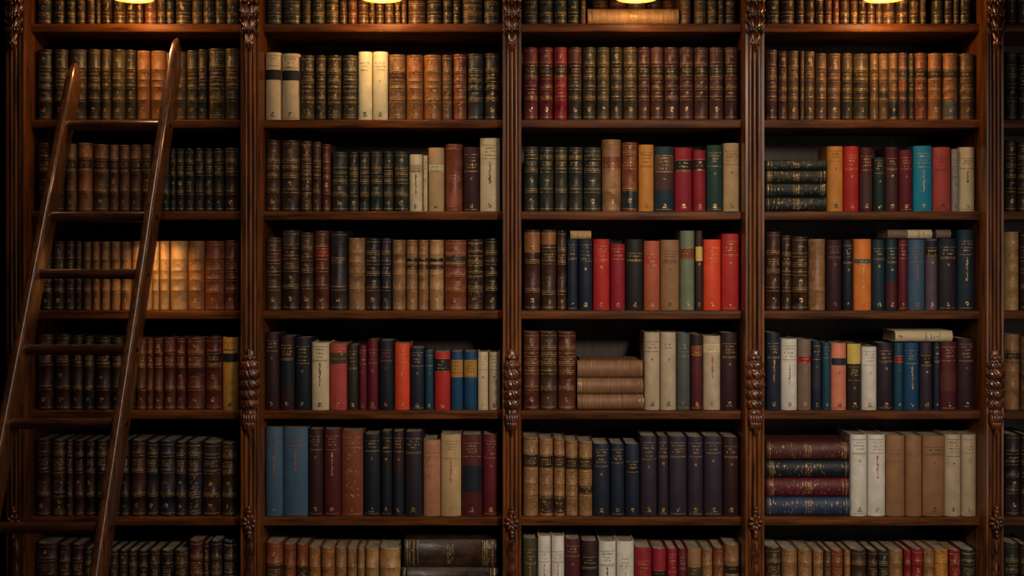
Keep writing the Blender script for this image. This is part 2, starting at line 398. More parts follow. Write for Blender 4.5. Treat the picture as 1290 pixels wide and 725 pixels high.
# ---------------------------------------------------------------- books
ARC = 11
def book_geo(w, h, d, kind, bands, bulge):
    t = min(.0028, w*.12)
    def prof(s): return -bulge*(math.sqrt(max(0, 1-(.86*s)**2))-math.sqrt(1-.86**2))/(1-math.sqrt(1-.86**2))
    ring = []
    for z, e in ring_levels(h, kind, bands): ring.append((z, e))
    ss = [-1+2*i/(ARC-1) for i in range(ARC)]
    v = []; f = []
    for z, e in ring:
        outer = [(-w/2, d)]+[(-w/2, bulge+.006)]+[(s*(w/2), bulge+prof(s)-e*math.sqrt(max(0, 1-s**4))) for s in ss]+[(w/2, bulge+.006), (w/2, d)]
        inner = [(w/2-t, d), (w/2-t, bulge+.006)]+[(-s*(w/2-t), bulge+prof(-s)+t) for s in ss]+[(-w/2+t, bulge+.006), (-w/2+t, d)]
        v += [(x, y, z) for x, y in outer+inner]
    n = 2*(ARC+4); m = ARC+4
    for i in range(len(ring)-1):
        for k in range(n): f.append((i*n+k, i*n+(k+1) % n, (i+1)*n+(k+1) % n, (i+1)*n+k))
    for lev, flip in ((0, True), (len(ring)-1, False)):
        for k in range(m-1):
            q = (lev*n+k, lev*n+k+1, lev*n+n-2-k, lev*n+n-1-k); f.append(q if flip is False else q[::-1])
    return v, f, prof, t
def ring_levels(h, kind, bands):
    if kind == 'C': return [(0, -.0006), (.0015, 0), (h*.5, 0), (h-.0015, 0), (h, -.0006)]
    lv = [(0, 0), (.002, .0012), (.006, .0008), (.009, 0)]
    for b in sorted(bands):
        z = b*h; lv += [(z-.0042, 0), (z-.003, .0010), (z-.001, .0019), (z+.001, .0019), (z+.003, .0010), (z+.0042, 0)]
    lv += [(h-.009, 0), (h-.006, .0008), (h-.002, .0012), (h, 0)]
    return lv
def make_book(name, w, h, d, kind, color, o, rnd):
    """Empty + cover, page_block, gilding / lettering, title_label"""
    root = bpy.data.objects.new(name, None); root.empty_display_size = .02; COL.objects.link(root)
    bands = o.get('bands', [.30, .47, .60, .78]) if kind == 'L' else []
    bulge = min(w*.40, .020) if kind == 'L' else min(w*.32, .0135)
    if o.get('flat'): bulge = min(w*.3, .015)
    mf = leather if kind == 'L' else cloth
    if o.get('streak'): mf = streaked
    v, f, prof, t = book_geo(w, h, d, kind, bands, bulge)
    link_mesh('cover', v, f, mf(color), root, 45)
    q = MB(); q.box(-w/2+t+.0002, w/2-t-.0002, bulge+t+.002, d-.005, .003, h-.004); q.build('page_block', pages(), root, 0)
    def sp(s, z, off): return (s*w/2, bulge+prof(s)-off*math.sqrt(max(0.05, 1-s**4)), z)
    def patch(b, z0, z1, s0, s1, off, n=8):
        vv = []; ff = []
        for i in range(n+1):
            s = s0+(s1-s0)*i/n; vv += [sp(s, z0, off), sp(s, z1, off)]
        for i in range(n): ff.append((2*i, 2*i+2, 2*i+3, 2*i+1))
        b.add(vv, ff)
    for nm, (ckey, a, z) in o.get('panels', []):
        q = MB(); patch(q, a*h, z*h, -.97, .97, .0006, 10); q.build(nm, mf(ckey), root)
    g = MB(); off = .0010
    def stroke(sc_, z, ws, hz):                     # ws = half width in s, hz = half height in m
        g.add([sp(sc_-ws, z-hz, off), sp(sc_+ws, z-hz, off), sp(sc_+ws, z+hz, off), sp(sc_-ws, z+hz, off)], [(0, 1, 2, 3)])
    u = 2/w                                         # metres -> s
    def glyphs(z, gh, half, k=1.0):                 # a line of invented letter strokes
        gw = gh*.75; n = max(2, int(2*half*.92/u/(gw*1.25)/1)); n = max(2, int((2*half/u)/(gw*1.25)))
        for i in range(n):
            c = -half+(i+.5)*2*half/n
            if rnd.random() > .92*k: continue
            for _ in range(rnd.choice((2, 2, 3))):
                if rnd.random() < .6: stroke(c+rnd.uniform(-.36, .36)*gw*u, z, .16*gw*u, gh*rnd.uniform(.3, .5))
                else: stroke(c, z+rnd.choice((-.42, 0, .42))*gh, .42*gw*u, .13*gh)
    def rule(z, th=.0011, half=.93): patch(g, z-th/2, z+th/2, -half, half, off, 8)
    def fleuron(z, r, c=0.0):
        for dx, dz in ((0, 1), (0, -1), (1, 0), (-1, 0), (0, 0), (.6, .7), (-.6, .7), (.6, -.8), (-.6, -.8)):
            if rnd.random() < .55: stroke(c+dx*r*.55*u, z+dz*r*.6, r*.13*u*(1 if dx == 0 else 1.7), r*(.26 if dz else .11))
        for sx in (-1, 1):
            if rnd.random() < .7: stroke(c+sx*r*.45*u, z+rnd.uniform(-.5, .5)*r, r*.09*u, r*.16)
    G = o.get('g', 1.0)
    if o.get('fleck'):                              # worn gilt lines across a lying spine
        for k in range(46):
            z = h*rnd.uniform(.03, .97); c = rnd.uniform(-.75, .75); l = rnd.uniform(.03, .2); th = rnd.uniform(.0003, .0008)
            patch(g, z-th, z+th, max(-.95, c-l), min(.95, c+l), off, 4)
    tz = o.get('title', (.63, .75) if kind == 'L' else (.66, .90))
    half = .72
    if kind == 'L':
        bb = [.03]+sorted(bands)+[.985]
        for b_ in sorted(bands):
            if rnd.random() < G:
                z = b_*h; rule(z-.0055, .0011); rule(z+.0055, .0011)
                g_s = rnd.random()
                if g_s < .55:                      # gilt on the band crest
                    vv = []; ff = []
                    for i in range(9):
                        s = -.9+1.8*i/8; e = .0026
                        vv += [sp(s, z-.0008, e), sp(s, z+.0008, e)]
                    for i in range(8): ff.append((2*i, 2*i+2, 2*i+3, 2*i+1))
                    g.add(vv, ff)
        if G > .3: rule(.022*h+.004, .0012); rule(h-.011, .0010)
        for i in range(len(bb)-1):
            z0, z1 = bb[i]*h+.009, bb[i+1]*h-.009; zm = (z0+z1)/2; H = z1-z0
            if H < .008: continue
            if o.get('plain'): continue
            if z0/h < (tz[0]+tz[1])/2 < z1/h+.04:
                n = max(1, min(3, int(H/.008)))
                for k in range(n): glyphs(zm+(k-(n-1)/2)*.0075, .0046, half)
            elif o.get('dense'):
                for k in range(int(11*H/.03)+2): fleuron(rnd.uniform(z0, z1), rnd.uniform(.0018, .0036), rnd.uniform(-.62, .62))
                rule(z0, .001); rule(z1, .001)
            elif i == 0: 
                if rnd.random() < .9: fleuron(zm-.1*H, min(.009, w*.22))
            elif rnd.random() < .55*G:
                if rnd.random() < .5: fleuron(zm, min(.008, H*.32))
                else: glyphs(zm, .0046, half*.6)
    else:
        z0, z1 = tz[0]*h, tz[1]*h
        if not o.get('plain'):
            n = max(2, min(rnd.choice((2, 3, 3, 4)), int((z1-z0)/.0088))); zz = z1; z0 = max(z0, z1-n*.0105-.004)
            if G > .4: rule(z1+.005, .0010, .85)
            for k in range(n):
                glyphs(zz-.004, rnd.choice((.0042, .005, .0056)), half*rnd.uniform(.55, 1), .95); zz -= rnd.uniform(.0082, .0125)
            if rnd.random() < G: rule(z0-.002, .0012, .85)
            if rnd.random() < .45*G: rule(z0-.006, .0008, .85)
            if o.get('vert'):
                zz = z0-.012; end = max(h*o['vert'], zz-.07)
                while zz > end:
                    stroke(rnd.uniform(-.06, .06), zz, rnd.uniform(.03, .12), .0012 if rnd.random() < .6 else .0022); zz -= rnd.uniform(.0034, .0052)
            elif rnd.random() < .6: fleuron(z0-.026, .005)
            if o.get('dense'):
                for k in range(40): fleuron(rnd.uniform(.1*h, z0), rnd.uniform(.002, .0045), rnd.uniform(-.6, .6))
            fleuron(.085*h, min(.008, w*.2))
            if rnd.random() < .6: glyphs(.055*h, .004, half*.5)
            if rnd.random() < .4*G: rule(.03*h, .001, .85)
    if g.f: g.build('gilding' if o.get('ink', 'gold') == 'gold' else 'lettering', ink(o.get('ink', 'gold')), root, 0)
    return root
ORD = 'first second third fourth fifth sixth seventh eighth ninth tenth eleventh twelfth thirteenth fourteenth fifteenth sixteenth seventeenth eighteenth nineteenth twentieth twenty-first twenty-second'.split()
BAYN = ['bay beyond the ladder', 'ladder bay', 'second bay', 'third bay', 'fourth bay', 'cut-off end bay']
ROWN = ['top', 'second', 'third', 'fourth', 'fifth', 'sixth', 'bottom']
RECS = []                                           # label records, resolved once all books stand
def parse(opt):
    o = {}; pan = []; extra = None
    for tk in opt.split():
        if tk in ('dense', 'plain', 'streak', 'fleck'): o[tk] = True
        elif tk.startswith('lab='):
            k, r = tk[4:].split('@'); a, z = map(float, r.split('-')); pan.append(('title_label', (k, a, z)))
            o['title'] = (a+.02, z-.02)
            extra = f'with {PAL[k][1].split()[-1]} label'
        elif tk.startswith('pan='):
            k, r = tk[4:].split('@'); a, z = map(float, r.split('-')); pan.append(('spine_panel', (k, a, z)))
        elif tk.startswith('ink='): o['ink'] = tk[4:]
        elif tk.startswith('vert='): o['vert'] = float(tk[5:])
        elif tk.startswith('g='): o['g'] = float(tk[2:])
        elif tk.startswith('t='): a, z = map(float, tk[2:].split('-')); o['title'] = (a, z)
        elif tk.startswith('b='): o['bands'] = [float(x) for x in tk[2:].split(',')]
    o['panels'] = pan
    return o, extra
SHELF_SEED = [0]
def row(bay, rw, ox, oy, s, books, bands=None, top=None, back=0.0):
    """books: (x0, x1, top, kind, colour, options, words) in crop pixels; the crop is ox, oy, s"""
    zs = SZ[rw]; lo, hi = BAYS[bay]; Yb = .010
    for i, bkd in enumerate(books):
        x0, x1, ty, kind, color = bkd[:5]; opt = bkd[5] if len(bkd) > 5 else ''; words = bkd[6] if len(bkd) > 6 else None
        rnd = random.Random(1000*bay+100*rw+i)
        yb = Yb+rnd.uniform(0, .004)+back
        nx = books[i+1][0] if i+1 < len(books) else 1e9
        x1 = min(x1, nx-1.5)
        X0, X1 = wx(ox+x0*s, yb), wx(ox+x1*s, yb)
        X0 = max(X0, lo+.002); X1 = min(X1, hi-.002)
        if nx < 1e8 and wx(ox+nx*s, yb)-X1 < .012: X1 = wx(ox+nx*s, yb)-.0016
        X0 += .0007; X1 -= .0007
        h = wz(oy+ty*s, yb)-zs
        o, extra = parse(opt)
        if bands and kind == 'L' and 'bands' not in o: o['bands'] = bands
        d = min(max(.12, min(.215, h*.68))*rnd.uniform(.94, 1.03), .283-yb)
        root = make_book('leather_bound_book' if kind == 'L' else 'cloth_bound_book', X1-X0, h, d, kind, color, o, rnd)
        root.location = ((X0+X1)/2, yb, zs+.0004)
        RECS.append(dict(o=root, bay=bay, row=rw, i=i, kind=kind, color=color, extra=extra, words=words, inkc=o.get('ink', 'gold'), w=X1-X0))
def stack(bay, rw, ox, oy, s, books, back=0.0, dmax=.17):
    """books lying flat, spine to the room: (x0, x1, ytop, ybottom, kind, colour, options, words), lowest first"""
    z = None
    for i, (x0, x1, ya, yb_, kind, color, opt, words) in enumerate(books):
        rnd = random.Random(5000+1000*bay+100*rw+i); yb = .010+back
        X0, X1 = wx(ox+x0*s, yb), wx(ox+x1*s, yb); Z0, Z1 = wz(oy+yb_*s, yb), wz(oy+ya*s, yb)
        z = Z0 if z is None else z
        if i == 0 and abs(z-SZ[rw]) < .012: z = SZ[rw]+.0001
        th = Z1-z-.0008 if Z1-z > .01 else Z1-Z0
        o, extra = parse(opt); o['flat'] = True
        if kind == 'L': o.setdefault('bands', [.14, .3, .5, .7, .86])
        root = make_book('leather_bound_book' if kind == 'L' else 'cloth_bound_book', th, X1-X0, dmax, kind, color, o, rnd)
        root.location = (X0, yb, z+th/2+.0004); root.rotation_euler = (0, PI/2, 0)
        z = z+th+.0008
        RECS.append(dict(o=root, bay=bay, row=rw, i=100+i, kind=kind, color=color, extra=extra, words=words, inkc='', w=th, fixed=True))
# ---- ladder bay
A = .2483
B5 = [.29, .475, .58, .73]
row(1, 0, 0, 0, A, [(180,255,-300,'L','dkgreen'),(262,322,-300,'L','bkbrown'),(328,378,-290,'L','dkolive'),(383,428,-290,'L','bkbrown'),(432,478,-300,'L','dkbrown'),(484,508,-280,'L','dkolive'),
 (510,556,-280,'L','bkbrown'),(565,622,-290,'L','dkbrown'),(634,684,-290,'L','bkbrown'),(688,722,-290,'L','bkbrown'),(726,790,-300,'L','redbrown'),(793,838,-300,'L','bkbrown'),(840,878,-290,'L','bkgreen'),
 (882,965,-290,'L','dkolive'),(970,1020,-300,'L','olive'),(1026,1085,-300,'L','dkolive'),(1088,1138,-295,'L','olive'),(1142,1205,-300,'L','dkolive')], [.12,.28,.55,.75])
row(1, 1, 0, 0, A, [(180,258,250,'L','bkgreen'),(265,338,250,'L','dkolive'),(340,433,250,'L','dkolive','lab=bkbrown@.60-.72'),(437,505,250,'L','dkolive','lab=bkbrown@.60-.72'),(508,555,250,'L','olive','lab=bkbrown@.60-.72'),
 (558,630,250,'L','olive'),(632,683,253,'L','dkolive','',),(687,755,257,'L','amber'),(757,836,257,'L','amber','','amber leather book touching the ladder rail'),(841,882,268,'L','tan','','tan leather book half behind ladder rail'),
 (886,940,262,'L','brown'),(943,1000,255,'L','olive','lab=bkbrown@.60-.72'),(1002,1045,250,'L','dkolive','','narrow dark olive leather book'),(1050,1133,245,'L','olive','lab=bkbrown@.60-.72 dense','heavily gilt olive leather book'),(1137,1208,245,'L','olive','lab=bkbrown@.60-.72')], B5)
B6 = [.30, .60, .79]
row(1, 2, 0, 160, A, [(178,252,80,'L','bkbrown'),(256,322,82,'L','bkbrown'),(326,380,84,'L','brown','lab=bkbrown@.60-.78'),(384,460,80,'L','amber','lab=bkbrown@.62-.78'),(464,545,88,'L','brown','lab=bkbrown@.62-.78'),
 (549,598,90,'L','brown','lab=bkbrown@.62-.78'),(600,650,90,'L','brown','lab=bkbrown@.62-.78'),(654,714,90,'L','brown','lab=bkbrown@.62-.78'),(716,765,88,'L','brown','lab=bkbrown@.62-.78'),(768,812,92,'L','dkbrown'),
 (816,859,108,'L','dkgreen','','dark green leather book half behind ladder rail'),(862,890,110,'L','bkgreen','','narrow black green leather book'),(893,932,110,'L','bkgreen'),(935,980,110,'L','bkgreen'),(985,1032,108,'L','bkgreen'),(1036,1079,108,'L','bkgreen'),(1082,1130,108,'L','bkgreen'),(1134,1205,105,'L','bkbrown','','black brown leather book beside the black green set')], B6)
B7 = [.29, .45, .58, .74]
row(1, 3, 0, 280, A, [(176,202,102,'L','bkbrown','','narrow black brown leather book half behind ladder rail'),(205,256,100,'L','bkbrown'),(262,322,98,'L','dkbrown'),(326,374,97,'L','dkbrown'),(378,412,97,'L','dkbrown'),(415,460,100,'L','brown','g=.4'),(463,503,98,'L','amber','g=.4'),(506,553,98,'L','tan','g=.4'),(556,604,98,'L','tan','g=.4'),
 (608,660,98,'L','tan','g=.4'),(663,716,96,'L','ltan','g=.3'),(720,768,96,'L','ltan','g=.3'),(771,803,96,'L','ltan','g=.3','narrow light tan leather book touching the ladder rail'),(806,852,95,'L','ltan','g=.3'),(856,942,95,'L','ltan','g=.3','broad light tan leather book'),(947,1028,95,'L','amber','g=.5','broad amber brown leather book'),(1033,1126,95,'L','rust'),(1133,1208,92,'L','redbrown')], B7)
row(1, 4, 0, 400, A, [(178,258,85,'L','dkmaroon'),(265,350,85,'L','dkbrown'),(355,416,90,'L','bkbrown'),(418,467,95,'L','bkgreen'),(472,556,100,'L','black'),(560,616,100,'L','black'),(621,680,102,'L','dkbrown','','dark brown leather book half behind ladder rail'),(684,737,105,'L','redbrown'),(740,775,105,'L','redbrown'),(777,823,105,'L','redbrown'),
 (826,886,103,'L','redbrown'),(889,937,103,'L','maroon'),(940,1030,103,'L','redbrown','','broad red brown leather book beside the dark maroon one'),(1036,1118,100,'L','maroon','lab=dkmaroon@.64-.78'),(1125,1205,100,'C','mustard','lab=black@.66-.78 ink=black t=.84-.9','mustard book with black title panel')], [.30,.62,.80])
E = .2552
row(1, 5, 0, 540, E, [(165,240,52,'L','dkmaroon'),(246,320,55,'L','dkbrown','dense'),(322,349,55,'L','dkbrown','','narrow dark brown leather book'),(358,409,58,'L','dkmaroon'),(414,462,58,'L','black'),(468,525,58,'L','black'),(530,588,58,'L','black'),(592,631,56,'L','dknavy'),(636,712,56,'L','dkmaroon'),(716,776,62,'L','dknavy'),(780,856,60,'L','navy','','broad navy blue leather book'),(862,915,65,'L','dknavy'),
 (918,988,65,'L','navy','dense','gilt navy blue leather book'),(992,1080,68,'L','dkmaroon','pan=dknavy@.62-.95','dark maroon leather book with navy head'),(1086,1165,70,'L','bkbrown')], [.29,.6,.82])
row(1, 6, 0, 540, E, [(165,265,565,'L','bkbrown','g=.7'),(280,337,570,'L','bkbrown'),(345,406,570,'L','dkmaroon'),(411,450,590,'L','black'),(456,529,598,'L','black'),(533,580,600,'L','bkbrown'),(583,626,600,'L','black'),(629,673,600,'L','bkbrown'),(677,724,600,'L','black'),(729,783,600,'L','bkbrown'),(787,849,600,'L','black'),(853,915,600,'L','bkbrown'),
 (925,1000,552,'L','maroon','','maroon leather book'),(1003,1029,560,'L','dkmaroon','','narrow dark maroon leather book'),(1032,1090,552,'L','dknavy'),(1094,1165,555,'L','dknavy','dense','gilt dark navy leather book')], [.3,.6,.8])
# ---- second bay
S = .2519
row(2, 0, 320, 0, S, [(60,132,-300,'L','dkteal'),(140,232,-290,'L','dkgreen'),(238,281,-290,'L','dkolive'),(286,349,-300,'L','dkgreen'),(354,422,-300,'L','dkolive','dense','gilt dark olive leather book'),(426,462,-280,'L','bkbrown'),(466,512,-280,'L','redbrown'),(516,570,-290,'L','dkbrown'),(574,605,-280,'L','bkbrown'),(607,649,-280,'L','bkbrown'),(652,699,-285,'L','dkbrown'),(702,733,-285,'L','bkbrown'),(736,763,-285,'L','dkbrown'),(766,855,-290,'L','dkbrown','','broad dark brown leather book'),
 (862,941,-300,'L','bkgreen'),(944,991,-300,'L','bkgreen'),(994,1032,-300,'L','dkolive'),(1036,1132,-300,'L','dkolive','dense','broad gilt dark olive leather book'),(1146,1230,-300,'L','dkgreen')], [.12,.25,.5,.75])
B8 = [.31, .49, .60, .745]
row(2, 1, 320, 0, S, [(48,131,262,'C','cream','lab=black@.595-.745 ink=black t=.8-.93'),(136,222,267,'C','cream','lab=black@.595-.745 ink=black t=.8-.93'),(228,300,276,'L','dkolive','dense'),(304,357,276,'L','dkolive','dense'),(360,433,276,'L','dkolive','dense'),(437,514,276,'L','dkgreen','dense'),
 (518,589,258,'C','ivory','ink=black t=.55-.85 g=.4'),(592,666,258,'C','ivory','ink=black t=.55-.85 g=.4'),(670,756,272,'L','tooled','dense lab=dkmaroon@.62-.74'),(760,842,274,'L','amber','dense'),(848,936,274,'L','amber','dense','broad amber brown leather book'),(940,991,274,'L','brown','dense'),(994,1052,270,'L','rust','dense'),(1066,1143,268,'L','dkteal'),(1150,1230,265,'L','bkgreen')], B8)
row(2, 2, 320, 160, S, [(48,127,65,'L','dkbrown'),(130,226,66,'L','dkbrown','','broad dark brown leather book'),(230,287,70,'L','dkbrown','dense'),(289,334,74,'L','dkbrown'),(338,376,85,'L','redbrown'),(384,468,125,'L','dkgreen'),(471,522,125,'L','dkgreen'),(524,576,125,'L','dkgreen'),(578,642,123,'L','dkgreen'),(645,694,123,'L','dkgreen'),(698,772,123,'L','dkgreen'),
 (775,842,137,'C','cream','ink=black t=.76-.92 vert=.3 lab=beige@.70-.80','cream book next to the dark green set'),(846,866,142,'C','cream','ink=copper','very narrow cream book'),(870,948,103,'C','dkcream','ink=black t=.64-.9 lab=cream@.62-.74','yellowed cream book with pale title panel'),(953,1036,85,'L','rust','b=.92,.06 g=.3 t=.7-.82','tall rust brown leather book'),(1046,1124,100,'C','dkmaroon','t=.62-.86'),(1130,1230,55,'C','cream','ink=black t=.66-.88 vert=.12','tall broad cream book with black lettering')], [.29,.5,.62,.71])
B9 = [.30, .51, .665, .80]
row(2, 3, 320, 280, S, [(45,127,75,'L','dkbrown','lab=maroon@.68-.82'),(134,220,40,'L','bkbrown'),(226,292,50,'L','dkbrown'),(298,370,42,'L','redbrown','lab=crimson@.63-.78'),(374,462,45,'L','dknavy','b=.28 t=.66-.8'),(467,550,78,'L','tan'),(555,630,80,'L','dknavy'),(634,684,80,'L','navy'),(688,754,88,'L','tan','g=.4'),(760,818,88,'L','tan','lab=black@.585-.74'),(820,872,88,'L','tan','lab=black@.585-.74'),(874,946,88,'L','ltan','lab=black@.585-.74'),(950,1054,88,'L','rust','lab=bkbrown@.62-.78'),(1064,1142,85,'L','bkbrown','dense','gilt black brown leather book'),(1150,1228,80,'L','black')], B9)
row(2, 4, 320, 400, S, [(46,122,78,'C','dkmaroon','t=.55-.88'),(126,198,95,'C','dkmaroon','t=.6-.86 pan=dknavy@.3-.7','dark maroon cloth book with navy middle'),(202,272,102,'C','dknavy','t=.6-.86'),(284,372,126,'C','cream','ink=black t=.66-.92 vert=.12'),(376,460,130,'C','coral','t=.6-.9 pan=olive@.7-.86','coral red cloth book with olive title band'),(466,520,138,'C','dkolive','t=.66-.88'),(522,560,140,'C','dkcrimson','','narrow deep crimson cloth book'),(566,620,112,'C','dkcrimson','t=.6-.84'),(622,695,115,'C','dknavy','t=.66-.84 ink=red','dark navy cloth book with red lettering'),(700,775,130,'C','orangered','t=.7-.9 vert=.5 g=.4'),(780,850,152,'C','navy'),(854,896,168,'C','teal'),(900,976,172,'C','red','lab=black@.66-.88'),(984,1046,170,'C','blue','lab=mustard@.56-.86 ink=black','blue book with gold label beside the red one'),(1048,1112,170,'C','blue','lab=mustard@.56-.86 ink=black','blue book with gold label beside the cream pair'),(1118,1172,172,'C','cream','ink=copper t=.66-.9'),(1174,1232,172,'C','beige','ink=black t=.66-.9')])
T = .2829
row(2, 5, 320, 520, T, [(40,121,66,'C','steel','ink=copper t=.7-.9 vert=.4'),(130,226,66,'C','steel','ink=copper t=.7-.9 vert=.3'),(240,302,72,'C','dkmaroon'),(308,380,72,'C','maroon','vert=.4'),(388,480,78,'C','rust','dense','rust cloth book with gilt flecked floral spine'),(486,560,95,'C','dknavy','t=.6-.9'),(564,614,82,'C','dknavy','pan=black@.55-.97'),(616,665,82,'C','dkmaroon','pan=dknavy@.02-.5','dark maroon cloth book with navy foot'),(670,748,84,'C','dkplum'),(752,824,122,'C','pinktan','dense ink=copper'),(832,918,96,'C','dkcream','ink=copper t=.64-.9 vert=.4'),(924,1010,98,'C','maroon','pan=dknavy@.3-.62 t=.68-.88','maroon cloth book with navy middle'),(1018,1090,96,'C','dkcrimson')])
row(2, 6, 320, 520, T, [(40,122,578,'L','rust','lab=black@.55-.72'),(128,183,586,'L','rust'),(186,236,586,'L','rust','lab=black@.55-.72'),(240,293,598,'L','amber'),(296,357,600,'L','amber','dense','gilt amber brown leather book'),(360,409,600,'L','tan'),(412,457,600,'L','tan'),(460,491,603,'L','tan'),(494,552,603,'L','ltan','g=.4'),(556,650,602,'L','ltan','g=.4')], [.3,.52,.74])
stack(2, 6, 320, 520, T, [(657,1088,805,930,'L','dkbrown','','dark brown leather folio lying flat, lowest of its pile'),(657,1088,690,800,'L','bkbrown','g=.4 b=.06,.94 plain','plain brown leather folio lying flat, middle of its pile'),(668,1080,566,682,'L','bkbrown','dense g=.8 b=.13,.87','gilt tooled dark brown folio lying flat on another')])
# ---- third bay
row(3, 0, 640, 0, S, [(78,152,-300,'L','dkgreen'),(156,222,-300,'L','dkgreen'),(230,293,-300,'L','dkgreen'),(298,351,-300,'L','dkgreen'),(362,390,-290,'L','brown','','narrow brown leather book')], [.12,.28,.6,.8])
row(3, 0, 640, 0, S, [(862,916,-295,'L','brown','','brown leather book by the right end of the folio'),(935,982,-300,'L','olive'),(998,1046,-300,'L','dkolive','dense'),(1050,1081,-300,'L','bkbrown'),(1086,1140,-300,'L','black','dense')], [.12,.28,.6,.8])
stack(3, 0, 640, 0, S, [(398,855,40,112,'L','ltan','streak b=.06,.94 g=.3 t=.4-.6','tan folio lying flat under the lamp')], dmax=.115)
row(3, 0, 640, 0, S, [(420,500,-290,'L','dkbrown','','dark brown leather book behind left end of flat folio'),(506,590,-295,'L','redbrown','','red brown leather book standing behind flat folio'),(596,690,-290,'L','brown','','brown leather book standing behind flat folio'),(696,770,-300,'L','bkbrown','','black brown leather book standing behind flat folio'),(776,845,-290,'L','redbrown','','red brown leather book behind right end of flat folio')], [.3,.6,.8], back=.125)
B10 = [.30, .445, .59, .77]
row(3, 1, 640, 0, S, [(78,151,236,'L','dkcrimson','lab=black@.60-.76'),(155,224,236,'L','dkcrimson','lab=black@.60-.76'),(230,296,236,'L','crimson','lab=dkmaroon@.60-.76'),(300,372,236,'L','dkolive','pan=maroon@.76-.97 lab=dkmaroon@.60-.76','dark olive leather book with maroon head'),(374,441,236,'L','dkolive'),(444,509,236,'L','olive'),(512,573,236,'L','dkolive'),(577,645,236,'L','olive'),(652,711,236,'L','plumbrown','lab=black@.60-.75'),(716,779,236,'L','plumbrown','lab=black@.60-.75'),(784,852,236,'L','plumbrown','lab=black@.60-.75'),(860,928,236,'L','plumbrown','lab=black@.60-.75'),(934,1001,236,'L','plumbrown','lab=black@.60-.75'),(1008,1079,236,'L','plumbrown','lab=black@.60-.75'),(1085,1152,236,'L','plumbrown','lab=black@.60-.75')], B10)
B11 = [.325, .64, .845]
row(3, 2, 640, 160, S, [(80,151,98,'L','dkgreen'),(155,227,100,'L','dkgreen'),(232,298,101,'L','dkgreen'),(301,373,101,'L','dkgreen'),(378,466,102,'L','dkgreen','','broad dark green leather book'),(470,565,62,'L','tan','b=.28 t=.62-.78 g=.5 lab=rust@.60-.76','tall tan leather book with rust title band'),(570,643,76,'L','rust','pan=dkteal@.02-.30 t=.62-.82','rust brown leather book with teal foot'),(654,730,88,'C','ochre','t=.64-.86 ink=black','ochre cloth book with black lettering'),(734,826,98,'C','dkteal','lab=brown@.60-.86 pan=plumbrown@.33-.60','teal cloth book with brown title panel'),(834,917,103,'C','crimson','lab=black@.63-.80'),(926,987,115,'C','crimson','lab=dkmaroon@.66-.84','short crimson cloth book'),(994,1076,90,'C','green','t=.62-.86'),(1078,1162,80,'C','dkcream','ink=black t=.62-.86')], B11)
row(3, 3, 640, 280, S, [(80,156,38,'L','dkmaroon','pan=amber@.72-.97 b=.25,.61 t=.66-.9','dark maroon leather book with amber head'),(165,242,38,'L','dkbrown','pan=amber@.82-.97','dark brown leather book with amber head'),(245,290,40,'L','dkbrown','','narrow dark brown leather book'),(296,350,85,'C','navy'),(352,418,85,'C','navy','t=.7-.9'),(426,508,84,'C','red','t=.66-.88'),(512,582,108,'C','crimson','t=.7-.9'),(590,672,85,'C','black','t=.6-.84 lab=bkbrown@.7-.80'),(680,758,93,'C','brick','lab=coral@.62-.80','orange brown cloth book with coral title panel'),(764,854,88,'C','tan','ink=black t=.7-.82'),(862,935,42,'C','greygreen','lab=rust@.64-.78'),(938,976,42,'C','dkbrown','lab=yellow@.62-.80','narrow brown book with yellow title panel'),(978,1066,86,'C','orangered','t=.7-.86'),(1070,1160,57,'C','red','t=.6-.88')], [.22,.6,.76])
stack(3, 3, 640, 280, S, [(312,416,41,83.5,'C','dkcream','ink=copper t=.2-.8','small cream book lying flat upon two navy books')], dmax=.12)
B12 = [.28, .485, .60, .71, .80]
row(3, 4, 640, 400, S, [(76,156,72,'L','redbrown'),(160,246,72,'L','dkbrown'),(250,341,74,'L','redbrown','','broad red brown leather book beside the pile of three')], B12)
row(3, 4, 640, 400, S, [(682,761,74,'C','beige','ink=black t=.76-.86 g=.5','beige cloth book beside the pile of three'),(764,843,74,'C','beige','ink=black t=.76-.86 g=.3','beige cloth book between beige and slate books'),(846,912,78,'C','dkgrey','t=.66-.86'),(916,976,82,'C','maroon','pan=bkbrown@.84-.98 lab=rust@.72-.84'),(978,1064,92,'C','beige','lab=cream@.76-.9 vert=.12 ink=copper','beige cloth book with copper lettering'),(1068,1150,76,'C','dkmaroon','t=.7-.84')])
stack(3, 4, 640, 400, S, [(347,678,384,459,'L','tan','streak g=.2 b=.03,.97 plain','tan cloth book lying flat, lowest of three'),(347,676,302,380,'L','tan','streak g=.2 b=.03,.97 plain','tan cloth book lying flat, middle of three'),(347,674,213,297,'L','tan','streak g=.2 b=.03,.97 plain','tan cloth book lying flat, topmost of three')], dmax=.16)
B13 = [.27, .42, .60, .80]
row(3, 5, 640, 520, T, [(66,134,108,'L','tan','lab=black@.605-.78 dense'),(138,201,115,'L','tan','lab=black@.60-.78 dense pan=black@.04-.26','tan leather book with two black panels'),(204,253,115,'L','tan','lab=black@.60-.78 dense pan=black@.04-.26','narrow tan leather book with two black panels'),(256,312,125,'L','tan','lab=black@.60-.78 dense'),(314,377,128,'L','tan','lab=black@.60-.78 pan=black@.28-.44 dense','tan leather book with black bands beside the navy set'),(380,453,138,'C','navy'),(456,519,138,'C','navy'),(522,584,138,'C','navy','lab=dknavy@.6-.75'),(590,665,103,'C','plum'),(668,716,103,'C','plum','','narrow plum purple cloth book'),(718,799,105,'C','plum'),(802,869,107,'C','plum'),(874,956,105,'C','plum'),(960,1030,107,'C','dkmaroon','t=.5-.86')], B13)
